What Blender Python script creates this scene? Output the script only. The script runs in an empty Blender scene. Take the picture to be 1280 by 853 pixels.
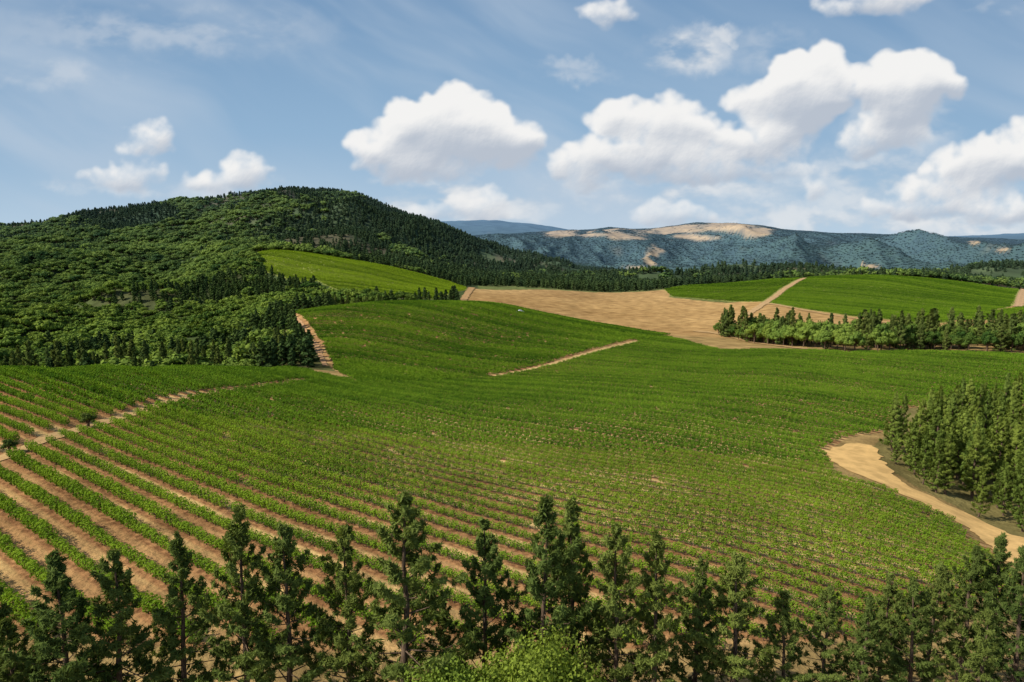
import bpy, math, random
import numpy as np
from mathutils import Vector
SEED=7
random.seed(SEED); RNG=np.random.default_rng(SEED)
TH=math.radians(8.4); F=853.0; CZ=27.0
scene=bpy.context.scene
COL=scene.collection
# ------------------------------------------------------------------ camera maths (layout survey)
def slope(v): return np.tan(np.arctan((426.5-np.asarray(v,float))/F)-TH)
def aof(u,v):
    zc=(426.5-np.asarray(v,float))/F
    return ((np.asarray(u,float)-640)/F)/(math.cos(TH)+zc*math.sin(TH))
# ------------------------------------------------------------------ terrain profiles: column u -> [(Y, v)]
NEAR=[(8,3600),(20,1290),(38,862),(45,782)]
cols={
 0:NEAR+[(60,665),(80,575),(110,512),(150,465),(230,500),(330,478),(420,450),(600,405),(900,358),(1300,318),(1900,286),(2600,300),(5000,312),(8000,312),(15000,308)],
 130:NEAR+[(60,668),(80,585),(110,522),(150,478),(175,462),(240,488),(330,472),(420,445),(600,402),(900,354),(1300,312),(1900,272),(2600,285),(5000,312),(8000,312),(15000,308)],
 230:NEAR+[(60,672),(80,592),(110,532),(150,490),(195,461),(260,482),(330,468),(420,440),(600,400),(900,350),(1300,306),(1900,259),(2600,275),(5000,312),(8000,312),(15000,305)],
 300:NEAR+[(60,674),(80,597),(110,539),(150,498),(220,463),(280,474),(330,465),(420,436),(600,396),(760,358),(900,328),(1300,300),(1900,250),(2600,270),(5000,312),(8000,312),(15000,305)],
 340:NEAR+[(60,675),(80,600),(110,543),(150,502),(210,470),(250,465),(310,458),(400,432),(430,420),(480,400),(530,398),(600,388),(700,366),(800,334),(900,307),(1050,320),(1300,292),(1900,245),(2600,265),(5000,312),(8000,308),(15000,302)],
 375:NEAR+[(60,676),(80,602),(110,546),(150,505),(200,478),(250,464),(300,454),(380,426),(430,402),(480,386),(530,394),(600,384),(700,362),(800,336),(900,310),(1050,322),(1300,290),(1900,242),(2600,262),(5000,312),(8000,305),(15000,300)],
 440:NEAR+[(60,678),(80,606),(110,551),(150,510),(200,484),(250,472),(310,448),(390,410),(450,376),(520,394),(600,378),(700,358),(800,336),(880,321),(1030,332),(1300,290),(1900,242),(2600,265),(5000,312),(8000,300),(15000,286)],
 500:NEAR+[(60,680),(80,610),(110,555),(150,513),(200,488),(250,474),(320,441),(400,398),(460,371),(530,390),(600,376),(700,360),(800,344),(880,333),(1000,340),(1300,308),(1900,270),(2600,290),(5000,312),(8000,298),(15000,280)],
 600:NEAR+[(60,685),(80,618),(110,563),(150,520),(200,492),(250,475),(330,435),(420,393),(480,375),(560,386),(650,374),(750,366),(850,360),(1000,352),(1300,335),(1800,301),(2600,318),(4000,322),(6000,295),(9000,294),(15000,274)],
 680:NEAR+[(60,688),(80,622),(110,568),(150,522),(200,492),(250,472),(330,434),(420,401),(465,390),(540,399),(620,386),(750,373),(880,361),(1000,354),(1300,344),(1800,320),(2600,338),(4000,325),(6000,289),(9000,294),(15000,282)],
 760:NEAR+[(60,689),(80,626),(110,572),(150,524),(200,491),(250,466),(330,435),(420,410),(450,406),(520,413),(600,398),(750,379),(920,364),(1100,356),(1500,350),(1900,342),(2600,345),(4000,330),(6000,285),(8000,292),(15000,297)],
 850:NEAR+[(60,690),(80,630),(110,575),(150,526),(200,490),(250,463),(330,436),(400,419),(460,421),(530,411),(650,391),(800,372),(950,357),(1100,356),(1500,356),(2500,352),(3500,345),(6000,280),(8000,290),(15000,300)],
 905:NEAR+[(60,694),(80,633),(110,579),(150,529),(200,490),(250,463),(330,435),(400,422),(460,416),(530,405),(650,389),(800,370),(950,353),(1100,355),(1500,355),(2500,351),(3500,343),(6000,276),(8000,290),(15000,300)],
 960:NEAR+[(60,700),(80,637),(110,583),(150,532),(200,490),(260,453),(310,436),(400,425),(500,402),(600,388),(750,370),(950,348),(1200,354),(2500,350),(3500,340),(6000,285),(8000,296),(15000,300)],
 1080:[(8,3600),(20,1290),(38,868),(45,800),(60,712),(80,652),(100,609),(120,576),(150,540),(200,496),(260,456),(310,440),(400,426),(500,405),(650,384),(800,360),(950,342),(1200,352),(2500,350),(3500,336),(6000,292),(8000,300),(15000,298)],
 1180:[(8,3600),(20,1290),(38,880),(45,815),(60,722),(80,668),(100,628),(125,583),(155,542),(200,500),(260,457),(310,440),(400,426),(500,406),(650,386),(800,366),(950,350),(1200,355),(2500,350),(3500,336),(6000,296),(8000,300),(15000,296)],
 1280:[(8,3600),(20,1290),(38,890),(50,795),(60,738),(80,688),(100,650),(130,590),(160,548),(200,505),(260,460),(310,441),(400,427),(500,407),(650,387),(850,368),(950,364),(1200,358),(2500,350),(3500,336),(6000,303),(8000,302),(15000,291)],
}
cols[-420]=cols[0]; cols[1700]=cols[1280]
us=sorted(cols); 
AC=np.array([(u-640)/F/0.98 for u in us])
LY=np.linspace(math.log(8),math.log(16000),420)
def gsm(a,sig,axis):
    r=int(3*sig)+1; k=np.exp(-0.5*(np.arange(-r,r+1)/sig)**2); k/=k.sum()
    pad=[(0,0)]*a.ndim; pad[axis]=(r,r)
    p=np.pad(a,pad,mode='edge'); n=a.shape[axis]; out=np.zeros_like(a)
    for i,w in enumerate(k):
        sl=[slice(None)]*a.ndim; sl[axis]=slice(i,i+n); out+=w*p[tuple(sl)]
    return out
tab=[]
for u in us:
    ys=np.array([p[0] for p in cols[u]],float); sv=slope([p[1] for p in cols[u]])
    sv=np.where(ys<=20,-27.0/ys,sv)
    zz=27+sv*ys
    Yg=np.exp(LY)
    zi=np.interp(Yg,ys,zz)
    tab.append((zi-27)/Yg)
tab=np.array(tab)
zt=tab*np.exp(LY)[None,:]
zt=gsm(zt,2.6,1)
tab=zt/np.exp(LY)[None,:]
AG=np.linspace(AC[0],AC[-1],360)
def pchip_cols(AC,T,AG):
    n=len(AC); h=np.diff(AC); d=(T[1:]-T[:-1])/h[:,None]
    m=np.zeros_like(T)
    for i in range(1,n-1):
        w1=2*h[i]+h[i-1]; w2=h[i]+2*h[i-1]
        ok=(d[i-1]*d[i])>0
        with np.errstate(divide='ignore',invalid='ignore'):
            hm=(w1+w2)/(w1/d[i-1]+w2/d[i])
        m[i]=np.where(ok,hm,0)
    idx=np.clip(np.searchsorted(AC,AG)-1,0,n-2)
    t=((AG-AC[idx])/h[idx])[:,None]; hh=h[idx][:,None]
    return (2*t**3-3*t**2+1)*T[idx]+(t**3-2*t**2+t)*hh*m[idx]+(-2*t**3+3*t**2)*T[idx+1]+(t**3-t**2)*hh*m[idx+1]
G=pchip_cols(AC,tab,AG)
G=gsm(G,2.6,0)
PERM=RNG.random((512,512))
def vnoise(x,y):
    xi=np.floor(x).astype(np.int64); yi=np.floor(y).astype(np.int64)
    fx=x-xi; fy=y-yi; fx=fx*fx*(3-2*fx); fy=fy*fy*(3-2*fy)
    g=lambda a,b:PERM[a%512,b%512]
    return (g(xi,yi)*(1-fx)+g(xi+1,yi)*fx)*(1-fy)+(g(xi,yi+1)*(1-fx)+g(xi+1,yi+1)*fx)*fy
def fbm(x,y,o=4,ridged=False):
    s=0;a=1;n=0
    for i in range(o):
        c,q=math.cos(i*.9),math.sin(i*.9)
        v=vnoise((x*c-y*q)*2**i+17.3*i,(x*q+y*c)*2**i+9.1*i)
        if ridged: v=1-np.abs(2*v-1)
        s=s+a*v;n+=a;a*=.5
    return s/n
def sst(x,a,b):
    t=np.clip((x-a)/(b-a),0,1); return t*t*(3-2*t)
def height(X,Y):
    X=np.asarray(X,float);Y=np.maximum(np.asarray(Y,float),8.0)
    a=X/Y
    ga=np.clip((a-AG[0])/(AG[-1]-AG[0])*(len(AG)-1),0,len(AG)-1.001)
    gl=np.clip((np.log(Y)-LY[0])/(LY[-1]-LY[0])*(len(LY)-1),0,len(LY)-1.001)
    i=ga.astype(int);j=gl.astype(int);fa=ga-i;fl=gl-j
    s=(G[i,j]*(1-fa)+G[i+1,j]*fa)*(1-fl)+(G[i,j+1]*(1-fa)+G[i+1,j+1]*fa)*fl
    z=27+s*Y
    w1=sst(Y,1000,1400)*(1-sst(Y,2600,3400))
    z=z+w1*(fbm(X/380+3,Y/420,4,True)-.58)*(115-62*sst(Y,1650,1900))
    w2=sst(Y,2900,3700)*(1-sst(Y,4400,5800)*.86)
    z=z+w2*((fbm(X/620+5,Y/1500+2,4,True)-.62)*400)
    w3=sst(-a,.36,.5)*sst(Y,300,480)*(1-sst(Y,1000,1400))
    z=z+w3*(fbm(X/180+1,Y/220+8,4)-.5)*95
    z=z+(fbm(X/23+11,Y/23+4,3)-.5)*0.7*sst(Y,30,80)
    z=z+(fbm(X/75+1,Y/75+14,2)-.5)*3.6*sst(Y,80,150)*(1-sst(Y,420,520))
    return z
def ray(u,v):
    a=float(aof(u,v)); s=float(slope(v))
    Y=np.exp(np.linspace(math.log(12),math.log(9000),3000))
    d=27+s*Y-height(a*Y,Y)
    k=np.argmax(d<=0)
    if d[k]>0: k=len(Y)-1
    if k>0 and d[k-1]!=d[k]:
        t=d[k-1]/(d[k-1]-d[k]); y=Y[k-1]+t*(Y[k]-Y[k-1])
    else: y=Y[k]
    return (a*y,y)
def P(lst):
    out=[]
    for p in lst:
        if len(p)==3: u,Y,_=p; out.append(((u-640)/F/0.98*Y,Y))
        else: out.append(ray(*p))
    return np.array(out)
def pip(X,Y,poly):
    ins=np.zeros(X.shape,bool); n=len(poly)
    for i in range(n):
        x1,y1=poly[i];x2,y2=poly[(i+1)%n]
        if y1==y2: continue
        c=((y1>Y)!=(y2>Y))&(X<(x2-x1)*(Y-y1)/(y2-y1)+x1)
        ins^=c
    return ins
def pdist(X,Y,line):
    d=np.full(X.shape,1e9)
    for i in range(len(line)-1):
        p=line[i];q=line[i+1];v=q-p;L=v@v+1e-9
        t=np.clip(((X-p[0])*v[0]+(Y-p[1])*v[1])/L,0,1)
        d=np.minimum(d,np.hypot(X-p[0]-t*v[0],Y-p[1]-t*v[1]))
    return d
V1=P([(-420,44,0),(0,43,0),(300,42,0),(560,42,0),(760,42,0),(1000,43,0),(1140,47,0),(1275,735),(1240,684),(1200,660),(1150,634),(1085,606),(1040,594),(1036,562),(1062,546),(1108,540),(1115,510),(1300,505),(1560,505),(1560,290,0),(1280,300,0),(1000,305,0),(900,325,0),(830,395,0),(800,426),(720,446),(600,472),(450,480),(395,468),(360,262,0),(310,228,0),(230,203,0),(130,184,0),(0,158,0),(-420,155,0)])
V2=P([(412,457),(366,398),(368,478,0),(440,470,0),(500,480,0),(600,500,0),(680,485,0),(760,470,0),(835,405,0),(800,426),(720,446),(600,472),(450,480)])
V3=P([(322,905,0),(375,915,0),(440,890,0),(500,890,0),(560,352),(588,362),(545,375),(480,371),(425,364),(398,352),(384,725,0),(340,780,0)])
V4=P([(830,362),(850,965,0),(1008,965,0),(962,378),(900,376),(840,371)])
V5=P([(1006,965,0),(1100,965,0),(1180,960,0),(1276,960,0),(1268,382),(1235,390),(1180,404),(1150,404),(1060,395),(955,380)])
V6=P([(1284,950,0),(1400,950,0),(1600,950,0),(1600,398),(1200,400),(1240,390),(1276,384)])
TAN=P([(590,361),(700,880,0),(830,905,0),(838,372),(945,379),(930,395),(905,400),(1010,402),(1100,406),(1180,408),(1180,414),(1000,418),(890,422),(830,419),(835,420,0),(760,480,0),(680,495,0),(620,505,0),(580,500,0),(578,377)])
def polyline(pts,step=4.0):
    w=P([(p[0],p[1]) for p in pts]); W=np.array([p[2] for p in pts],float)
    seg=np.hypot(*np.diff(w,axis=0).T); s=np.r_[0,np.cumsum(seg)]
    n=max(8,int(s[-1]/step)); t=np.linspace(0,s[-1],n)
    x=np.interp(t,s,w[:,0]);y=np.interp(t,s,w[:,1]);ww=np.interp(t,s,W)
    for _ in range(3):
        x[1:-1]=(x[:-2]+x[1:-1]*2+x[2:])/4;y[1:-1]=(y[:-2]+y[1:-1]*2+y[2:])/4
    return np.c_[x,y],ww
ROADS={
 'dirt_road':([(1080,556,4.0),(1066,570,10),(1082,588,8.5),(1110,603,6.4),(1150,622,6.0),(1200,645,6.2),(1250,672,6.6),(1300,702,6.8),(1370,745,7)],1.0,(.66,.42,.16)),
 'dirt_track':([(-40,588,2.0),(10,571,2.0),(60,548,2.2),(130,528,2.2),(200,506,2.4),(270,491,2.4),(330,484,2.6),(385,477,2.2)],1.0,(.50,.32,.14)),
 'dirt_track.001':([(618,471,2.0),(650,465,2.6),(690,456,3.2),(740,441,3.6),(797,427,4)],1.5,(.46,.31,.13)),
 'dirt_track.002':([(407,458,2.2),(398,437,3.0),(385,418,2.6),(374,403,3.2),(362,394,2.6)],2,(.40,.24,.12)),
 'dirt_track.003':([(1006,348,6),(980,362,6.5),(955,380,7.5),(930,396,7)],4,(.44,.29,.14)),
 'dirt_track.004':([(960,380,5),(1020,391,5),(1090,402,6),(1160,408,6)],4,(.48,.31,.14)),
 'dirt_track.005':([(590,360,7),(584,368,7),(578,378,6)],4,(.42,.26,.12)),
 'dirt_track.006':([(870,414,6),(930,426,5),(1000,436,5),(1060,441,4)],3,(.42,.27,.12)),
 'dirt_track.007':([(1280,362,8),(1273,384,9)],4,(.46,.30,.16)),
}
RL={}
for k,(pts,st,c) in ROADS.items(): RL[k]=polyline(pts,st)
def link(o,parent=None):
    COL.objects.link(o)
    if parent is not None: o.parent=parent
    return o
# ------------------------------------------------------------------ node helpers
def newmat(name):
    m=bpy.data.materials.new(name); m.use_nodes=True; nt=m.node_tree; nt.nodes.clear(); return m,nt
def N(nt,t,**kw):
    n=nt.nodes.new(t)
    for k,v in kw.items():
        if k.startswith('i_'):
            key=k[2:]; key=int(key) if key.isdigit() else key
            n.inputs[key].default_value=v
        else: setattr(n,k,v)
    return n
def L(nt,a,b): nt.links.new(a,b)
def math_(nt,op,a,b=None,clamp=False):
    n=nt.nodes.new('ShaderNodeMath'); n.operation=op; n.use_clamp=clamp
    for i,x in enumerate((a,b)):
        if x is None: continue
        if isinstance(x,(int,float)): n.inputs[i].default_value=x
        else: nt.links.new(x,n.inputs[i])
    return n.outputs[0]
def mapr(nt,x,a,b,c=0,d=1,smooth=True):
    n=nt.nodes.new('ShaderNodeMapRange'); n.interpolation_type='SMOOTHSTEP' if smooth else 'LINEAR'
    nt.links.new(x,n.inputs[0])
    for i,v in enumerate((a,b,c,d)): n.inputs[i+1].default_value=v
    return n.outputs[0]
def mix(nt,f,a,b,mode='MIX'):
    n=nt.nodes.new('ShaderNodeMix'); n.data_type='RGBA'; n.blend_type=mode
    for s,x in ((0,f),(6,a),(7,b)):
        if isinstance(x,(int,float)): n.inputs[s].default_value=x
        elif isinstance(x,(tuple,list)): n.inputs[s].default_value=tuple(x)+((1,) if len(x)==3 else ())
        else: nt.links.new(x,n.inputs[s])
    return n.outputs[2]
RD=np.array([-1.32,1.0]); RD/=np.linalg.norm(RD); RN=np.array([RD[1],-RD[0]]); SP=3.0
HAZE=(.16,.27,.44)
def haze(nt,col,K=11000.0,strength=1.0):  # aerial haze painted into the base colour, growing with world Y
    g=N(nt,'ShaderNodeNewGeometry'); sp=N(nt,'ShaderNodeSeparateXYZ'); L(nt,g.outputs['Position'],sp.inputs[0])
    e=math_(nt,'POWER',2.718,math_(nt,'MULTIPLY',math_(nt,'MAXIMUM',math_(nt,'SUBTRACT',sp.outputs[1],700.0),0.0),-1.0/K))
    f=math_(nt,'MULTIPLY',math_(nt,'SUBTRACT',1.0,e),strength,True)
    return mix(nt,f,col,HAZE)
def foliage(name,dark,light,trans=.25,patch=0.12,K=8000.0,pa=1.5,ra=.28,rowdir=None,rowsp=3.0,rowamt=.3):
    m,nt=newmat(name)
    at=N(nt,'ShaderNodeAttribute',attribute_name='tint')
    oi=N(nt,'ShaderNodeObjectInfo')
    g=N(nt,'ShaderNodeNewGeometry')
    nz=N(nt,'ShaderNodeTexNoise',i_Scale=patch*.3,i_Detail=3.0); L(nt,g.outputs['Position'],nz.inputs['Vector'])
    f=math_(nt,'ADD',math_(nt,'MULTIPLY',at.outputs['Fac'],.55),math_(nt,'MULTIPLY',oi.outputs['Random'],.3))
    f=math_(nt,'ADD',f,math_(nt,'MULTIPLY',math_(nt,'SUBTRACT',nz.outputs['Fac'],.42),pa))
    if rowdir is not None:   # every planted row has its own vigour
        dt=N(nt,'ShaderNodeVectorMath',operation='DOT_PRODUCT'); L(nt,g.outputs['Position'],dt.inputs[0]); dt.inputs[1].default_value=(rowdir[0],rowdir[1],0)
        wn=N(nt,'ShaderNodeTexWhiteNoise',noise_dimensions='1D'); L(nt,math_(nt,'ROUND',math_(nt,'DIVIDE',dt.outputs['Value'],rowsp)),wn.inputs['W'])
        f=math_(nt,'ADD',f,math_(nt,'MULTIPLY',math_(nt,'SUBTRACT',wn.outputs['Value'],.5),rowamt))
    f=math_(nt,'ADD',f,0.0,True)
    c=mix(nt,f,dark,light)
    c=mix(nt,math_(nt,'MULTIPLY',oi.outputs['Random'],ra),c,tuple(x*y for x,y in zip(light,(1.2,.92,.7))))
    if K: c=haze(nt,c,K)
    b=N(nt,'ShaderNodeBsdfDiffuse'); L(nt,c,b.inputs[0])
    t=N(nt,'ShaderNodeBsdfTranslucent'); tc=mix(nt,1.0,c,(1.2,1.2,.6),'MULTIPLY'); L(nt,tc,t.inputs[0])
    mx=N(nt,'ShaderNodeMixShader',i_0=trans); L(nt,b.outputs[0],mx.inputs[1]); L(nt,t.outputs[0],mx.inputs[2])
    o=N(nt,'ShaderNodeOutputMaterial'); L(nt,mx.outputs[0],o.inputs[0]); return m
def bark(name,c1,c2):
    m,nt=newmat(name)
    tc=N(nt,'ShaderNodeTexCoord'); mp=N(nt,'ShaderNodeMapping'); mp.inputs['Scale'].default_value=(9,9,1.6); L(nt,tc.outputs['Object'],mp.inputs[0])
    nz=N(nt,'ShaderNodeTexNoise',i_Scale=2.0,i_Detail=3.0); L(nt,mp.outputs[0],nz.inputs['Vector'])
    c=mix(nt,mapr(nt,nz.outputs['Fac'],.35,.65),c1,c2)
    b=N(nt,'ShaderNodeBsdfDiffuse'); L(nt,c,b.inputs[0])
    o=N(nt,'ShaderNodeOutputMaterial'); L(nt,b.outputs[0],o.inputs[0]); return m
M_pine=foliage('pine_needles',(.034,.064,.016),(.165,.220,.052),.24,K=0)
M_grove=foliage('grove_needles',(.050,.095,.02),(.215,.290,.055),.25,K=0,ra=.3)
M_belt=foliage('belt_needles',(.040,.072,.022),(.155,.205,.050),.2,K=0,ra=.35)
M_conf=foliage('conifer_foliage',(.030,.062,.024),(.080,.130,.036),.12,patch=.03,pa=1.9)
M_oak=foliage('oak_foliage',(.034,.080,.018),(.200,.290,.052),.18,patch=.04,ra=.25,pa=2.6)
M_vine=foliage('vine_leaves',(.055,.125,.013),(.235,.36,.030),.30,patch=.12,K=0,ra=.13,rowdir=RN,rowsp=SP,rowamt=.25)
M_vinem=foliage('vine_leaves_valley',(.048,.120,.012),(.185,.31,.026),.28,patch=.10,K=0,pa=1.0,ra=.08,rowdir=RN,rowsp=SP,rowamt=.6)
M_vinef=foliage('vine_leaves_distant',(.045,.118,.012),(.180,.30,.024),.28,patch=.05,K=0,pa=1.2,ra=.1,rowdir=RN,rowsp=SP*2,rowamt=.8)
d5=np.array([-.9,1.]);d5/=np.linalg.norm(d5)
M_vineg=foliage('vine_leaves_upland',(.055,.13,.012),(.190,.31,.024),.28,patch=.03,K=0,pa=1.0,ra=.1,rowdir=(d5[1],-d5[0]),rowsp=8.4,rowamt=.8)
d3=np.array([-1.6,1.]);d3/=np.linalg.norm(d3)
M_vine3=foliage('vine_leaves_hillside',(.10,.18,.012),(.30,.41,.030),.30,patch=.03,K=0,pa=1.0,ra=.1,rowdir=(d3[1],-d3[0]),rowsp=7.2,rowamt=.8)
M_light=foliage('broadleaf_leaves',(.06,.11,.015),(.24,.33,.05),.3,K=0)
M_bark=bark('pine_bark',(.06,.042,.028),(.18,.125,.085))
M_vbark=bark('vine_bark',(.05,.035,.025),(.12,.09,.065))
# ------------------------------------------------------------------ terrain material
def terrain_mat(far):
    m,nt=newmat('terrain_soil')
    g=N(nt,'ShaderNodeNewGeometry'); pos=g.outputs['Position']
    at=N(nt,'ShaderNodeAttribute',attribute_name='ground_col')
    def noise(s,d=4.0):
        n=N(nt,'ShaderNodeTexNoise',i_Scale=s,i_Detail=d); L(nt,pos,n.inputs['Vector']); return n.outputs['Fac']
    n1=noise(.12,4.0) if not far else noise(.02,5.0); n2=noise(1.4,4.0) if not far else noise(.006,4.0)
    base=at.outputs['Color']
    if not far:
        row=N(nt,'ShaderNodeAttribute',attribute_name='row')
        dot=N(nt,'ShaderNodeVectorMath',operation='DOT_PRODUCT'); L(nt,pos,dot.inputs[0]); dot.inputs[1].default_value=(RN[0],RN[1],0)
        r=math_(nt,'DIVIDE',dot.outputs['Value'],SP)
        rj=math_(nt,'ADD',r,math_(nt,'MULTIPLY',math_(nt,'SUBTRACT',n2,.5),.15))
        fr=math_(nt,'FRACT',rj); tri=math_(nt,'ABSOLUTE',math_(nt,'SUBTRACT',fr,.5))
        wn=N(nt,'ShaderNodeTexWhiteNoise',noise_dimensions='1D'); L(nt,math_(nt,'FLOOR',rj),wn.inputs['W'])
        alley=mapr(nt,tri,.20,.38,1,0)
        straw=mix(nt,mapr(nt,n2,.3,.7),(.62,.43,.175),(.46,.30,.12))
        straw=mix(nt,mapr(nt,wn.outputs['Value'],.40,.70,0,.7),straw,(.30,.15,.065))
        n3=noise(6.0,3.0)
        straw=mix(nt,mapr(nt,n3,.48,.66,0,.6),straw,(.26,.17,.065))
        soil=mix(nt,mapr(nt,n2,.3,.7),(.20,.095,.042),(.33,.175,.075))
        patch=mapr(nt,n1,.36,.60,.55,1.0)
        rc=mix(nt,math_(nt,'MULTIPLY',alley,patch),soil,straw)
        base=mix(nt,row.outputs['Fac'],base,rc)
    v=math_(nt,'ADD',math_(nt,'MULTIPLY',mapr(nt,n2,.3,.7),.35),math_(nt,'MULTIPLY',mapr(nt,n1,.3,.7),.55)) 
    v=math_(nt,'ADD',v,.6)
    cc=N(nt,'ShaderNodeCombineColor'); 
    for i in range(3): L(nt,v,cc.inputs[i])
    base=mix(nt,.8,base,cc.outputs[0],'MULTIPLY')
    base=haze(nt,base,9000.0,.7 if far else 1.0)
    b=N(nt,'ShaderNodeBsdfDiffuse'); L(nt,base,b.inputs[0])
    if not far:
        bp=N(nt,'ShaderNodeBump',i_Strength=.9,i_Distance=.35); L(nt,n2,bp.inputs['Height'])
        L(nt,bp.outputs[0],b.inputs['Normal'])
    o=N(nt,'ShaderNodeOutputMaterial'); L(nt,b.outputs[0],o.inputs[0]); return m
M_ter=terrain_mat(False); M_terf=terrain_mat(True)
# ------------------------------------------------------------------ dry-patch model of far mountains
BL=[(698,291,26,5),(738,293,24,5),(775,293,34,7),(835,287,48,8),(905,284,52,8),(942,290,28,5),(806,322,9,13),(816,312,8,9),(792,336,16,4),(1075,334,14,3),(1165,344,24,3),(1197,303,8,3),(1240,312,11,3),(1110,341,10,2),(860,299,28,4)]
def far_dry(X,Y,Z):
    u=X/Y*F*.98+640; v=426.5-F*np.tan(np.arctan((Z-CZ)/Y)+TH)
    n1=fbm(X/330+2,Y/330+6,4)-.5; n2=fbm(X/330+32,Y/330+16,4)-.5; n3=fbm(X/150,Y/220,5)
    uw=u+n1*36; vw=v+n2*12; d=np.zeros_like(u)
    for (bu,bv,ru,rv) in BL: d=np.maximum(d,1-np.sqrt(((uw-bu)/ru)**2+((vw-bv)/rv)**2)*.78)
    d=sst(d+(n3-.5)*.85,.16,.66)
    return d*sst(Y,3200,3600)*(1-sst(Y,9000,11000))
# ------------------------------------------------------------------ terrain mesh
NA,NY=820,1100
aa=np.linspace(-1.35,1.35,NA); ly=np.linspace(math.log(8),math.log(16000),NY)
Yg=np.exp(ly)[:,None]*np.ones(NA)[None,:]; Xg=aa[None,:]*Yg
Zg=height(Xg,Yg)
rowm=np.zeros(Xg.shape); uu=Xg/Yg*F*.98+640
nz=fbm(Xg/60,Yg/60,4)[...,None]
def scrub(X,Y): return sst(fbm(X/130+5,Y/130+2,4),.53,.65)*sst(Y,560,800)
nb_=scrub(Xg,Yg)[...,None]
colr=(np.array((.040,.070,.023))*(1-nz)+np.array((.08,.10,.036))*nz)*(1-nb_*.6)+np.array((.115,.085,.048))*nb_*.6
dry=far_dry(Xg,Yg,Zg)
farc=np.array((.032,.058,.026))[None,None,:]*(1-dry[...,None])+np.array((.42,.285,.12))[None,None,:]*dry[...,None]
wf=sst(Yg,2700,3300)[...,None]
colr=colr*(1-wf)+farc*wf
near=(Yg<170)|((uu>600)&(Yg<480))|((uu>330)&(uu<430)&(Yg<440))
ng=fbm(Xg/6,Yg/6,4)[...,None]
nearc=np.array((.18,.125,.048))*(1-ng)+np.array((.42,.28,.11))*ng
colr=np.where(near[...,None],nearc,colr)
lw=(uu>330)&(uu<430)&(Yg>262)&(Yg<440)
colr=np.where(lw[...,None],np.array((.10,.10,.035))*(.6+.8*ng),colr)
nt2=(fbm(Xg/6+3,Yg/7,4)*.5+.5*fbm(Xg/80+3,Yg/80+4,4))[...,None]
nt2=np.clip((nt2-.5)*2.0+.5,0,1)
tc=np.array((.28,.165,.062))*(1-nt2)+np.array((.45,.285,.115))*nt2
mid=(uu>600)&(Yg>=480)&(Yg<985)
colr=np.where(mid[...,None],np.array((.13,.15,.045))*(.7+.6*nz),colr)
mt=(uu>860)&(Yg>=400)&(Yg<720)
colr=np.where(mt[...,None],tc,colr)
sh=pip(Xg,Yg,P([(1088,561),(1108,585),(1150,612),(1200,636),(1250,663),(1300,692),(1400,740),(1700,740),(1500,506),(1118,506),(1110,542)]))
colr=np.where(sh[...,None],np.array((.20,.165,.06))*(.4+1.1*ng),colr)
tanm=pip(Xg,Yg,TAN)
colr=np.where(tanm[...,None],tc,colr)
for V in (V3,V4,V5,V6):
    colr=np.where(pip(Xg,Yg,V)[...,None],np.array((.24,.26,.06)),colr)
rowm[pip(Xg,Yg,V1)]=1; rowm[pip(Xg,Yg,V2)]=1
def surf(name,V,shape,mat,colattr=None,rowattr=None):
    n,m_=shape; idx=np.arange(n*m_).reshape(n,m_)
    Fq=np.stack([idx[:-1,:-1],idx[:-1,1:],idx[1:,1:],idx[1:,:-1]],-1).reshape(-1,4)
    me=bpy.data.meshes.new(name)
    me.vertices.add(len(V)); me.vertices.foreach_set('co',V.astype(np.float32).ravel())
    me.loops.add(Fq.size); me.loops.foreach_set('vertex_index',Fq.astype(np.int32).ravel())
    me.polygons.add(len(Fq)); me.polygons.foreach_set('loop_start',(np.arange(len(Fq))*4).astype(np.int32)); 
    me.update(calc_edges=True); me.shade_smooth()
    if colattr is not None:
        ca=me.attributes.new('ground_col','FLOAT_COLOR','POINT'); c4=np.ones((len(V),4),np.float32); c4[:,:3]=colattr.reshape(-1,3); ca.data.foreach_set('color',c4.ravel())
    if rowattr is not None:
        ra=me.attributes.new('row','FLOAT','POINT'); ra.data.foreach_set('value',rowattr.astype(np.float32).ravel())
    me.materials.append(mat)
    o=bpy.data.objects.new(name,me); link(o); o['kind']='structure'; return o
def grid_obj(name,j0,j1,label,mat):
    V=np.stack([Xg[j0:j1],Yg[j0:j1],Zg[j0:j1]],-1).reshape(-1,3)
    o=surf(name,V,(j1-j0,NA),mat,colr[j0:j1],rowm[j0:j1]); o['label']=label; o['category']='terrain'
ja=int(np.searchsorted(np.exp(ly),985)); jb=int(np.searchsorted(np.exp(ly),2750))
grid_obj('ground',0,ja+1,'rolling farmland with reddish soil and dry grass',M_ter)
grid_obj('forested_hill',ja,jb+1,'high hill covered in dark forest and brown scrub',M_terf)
grid_obj('distant_mountain',jb,NY,'hazy blue mountain range with dry grass tops',M_terf)
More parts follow.
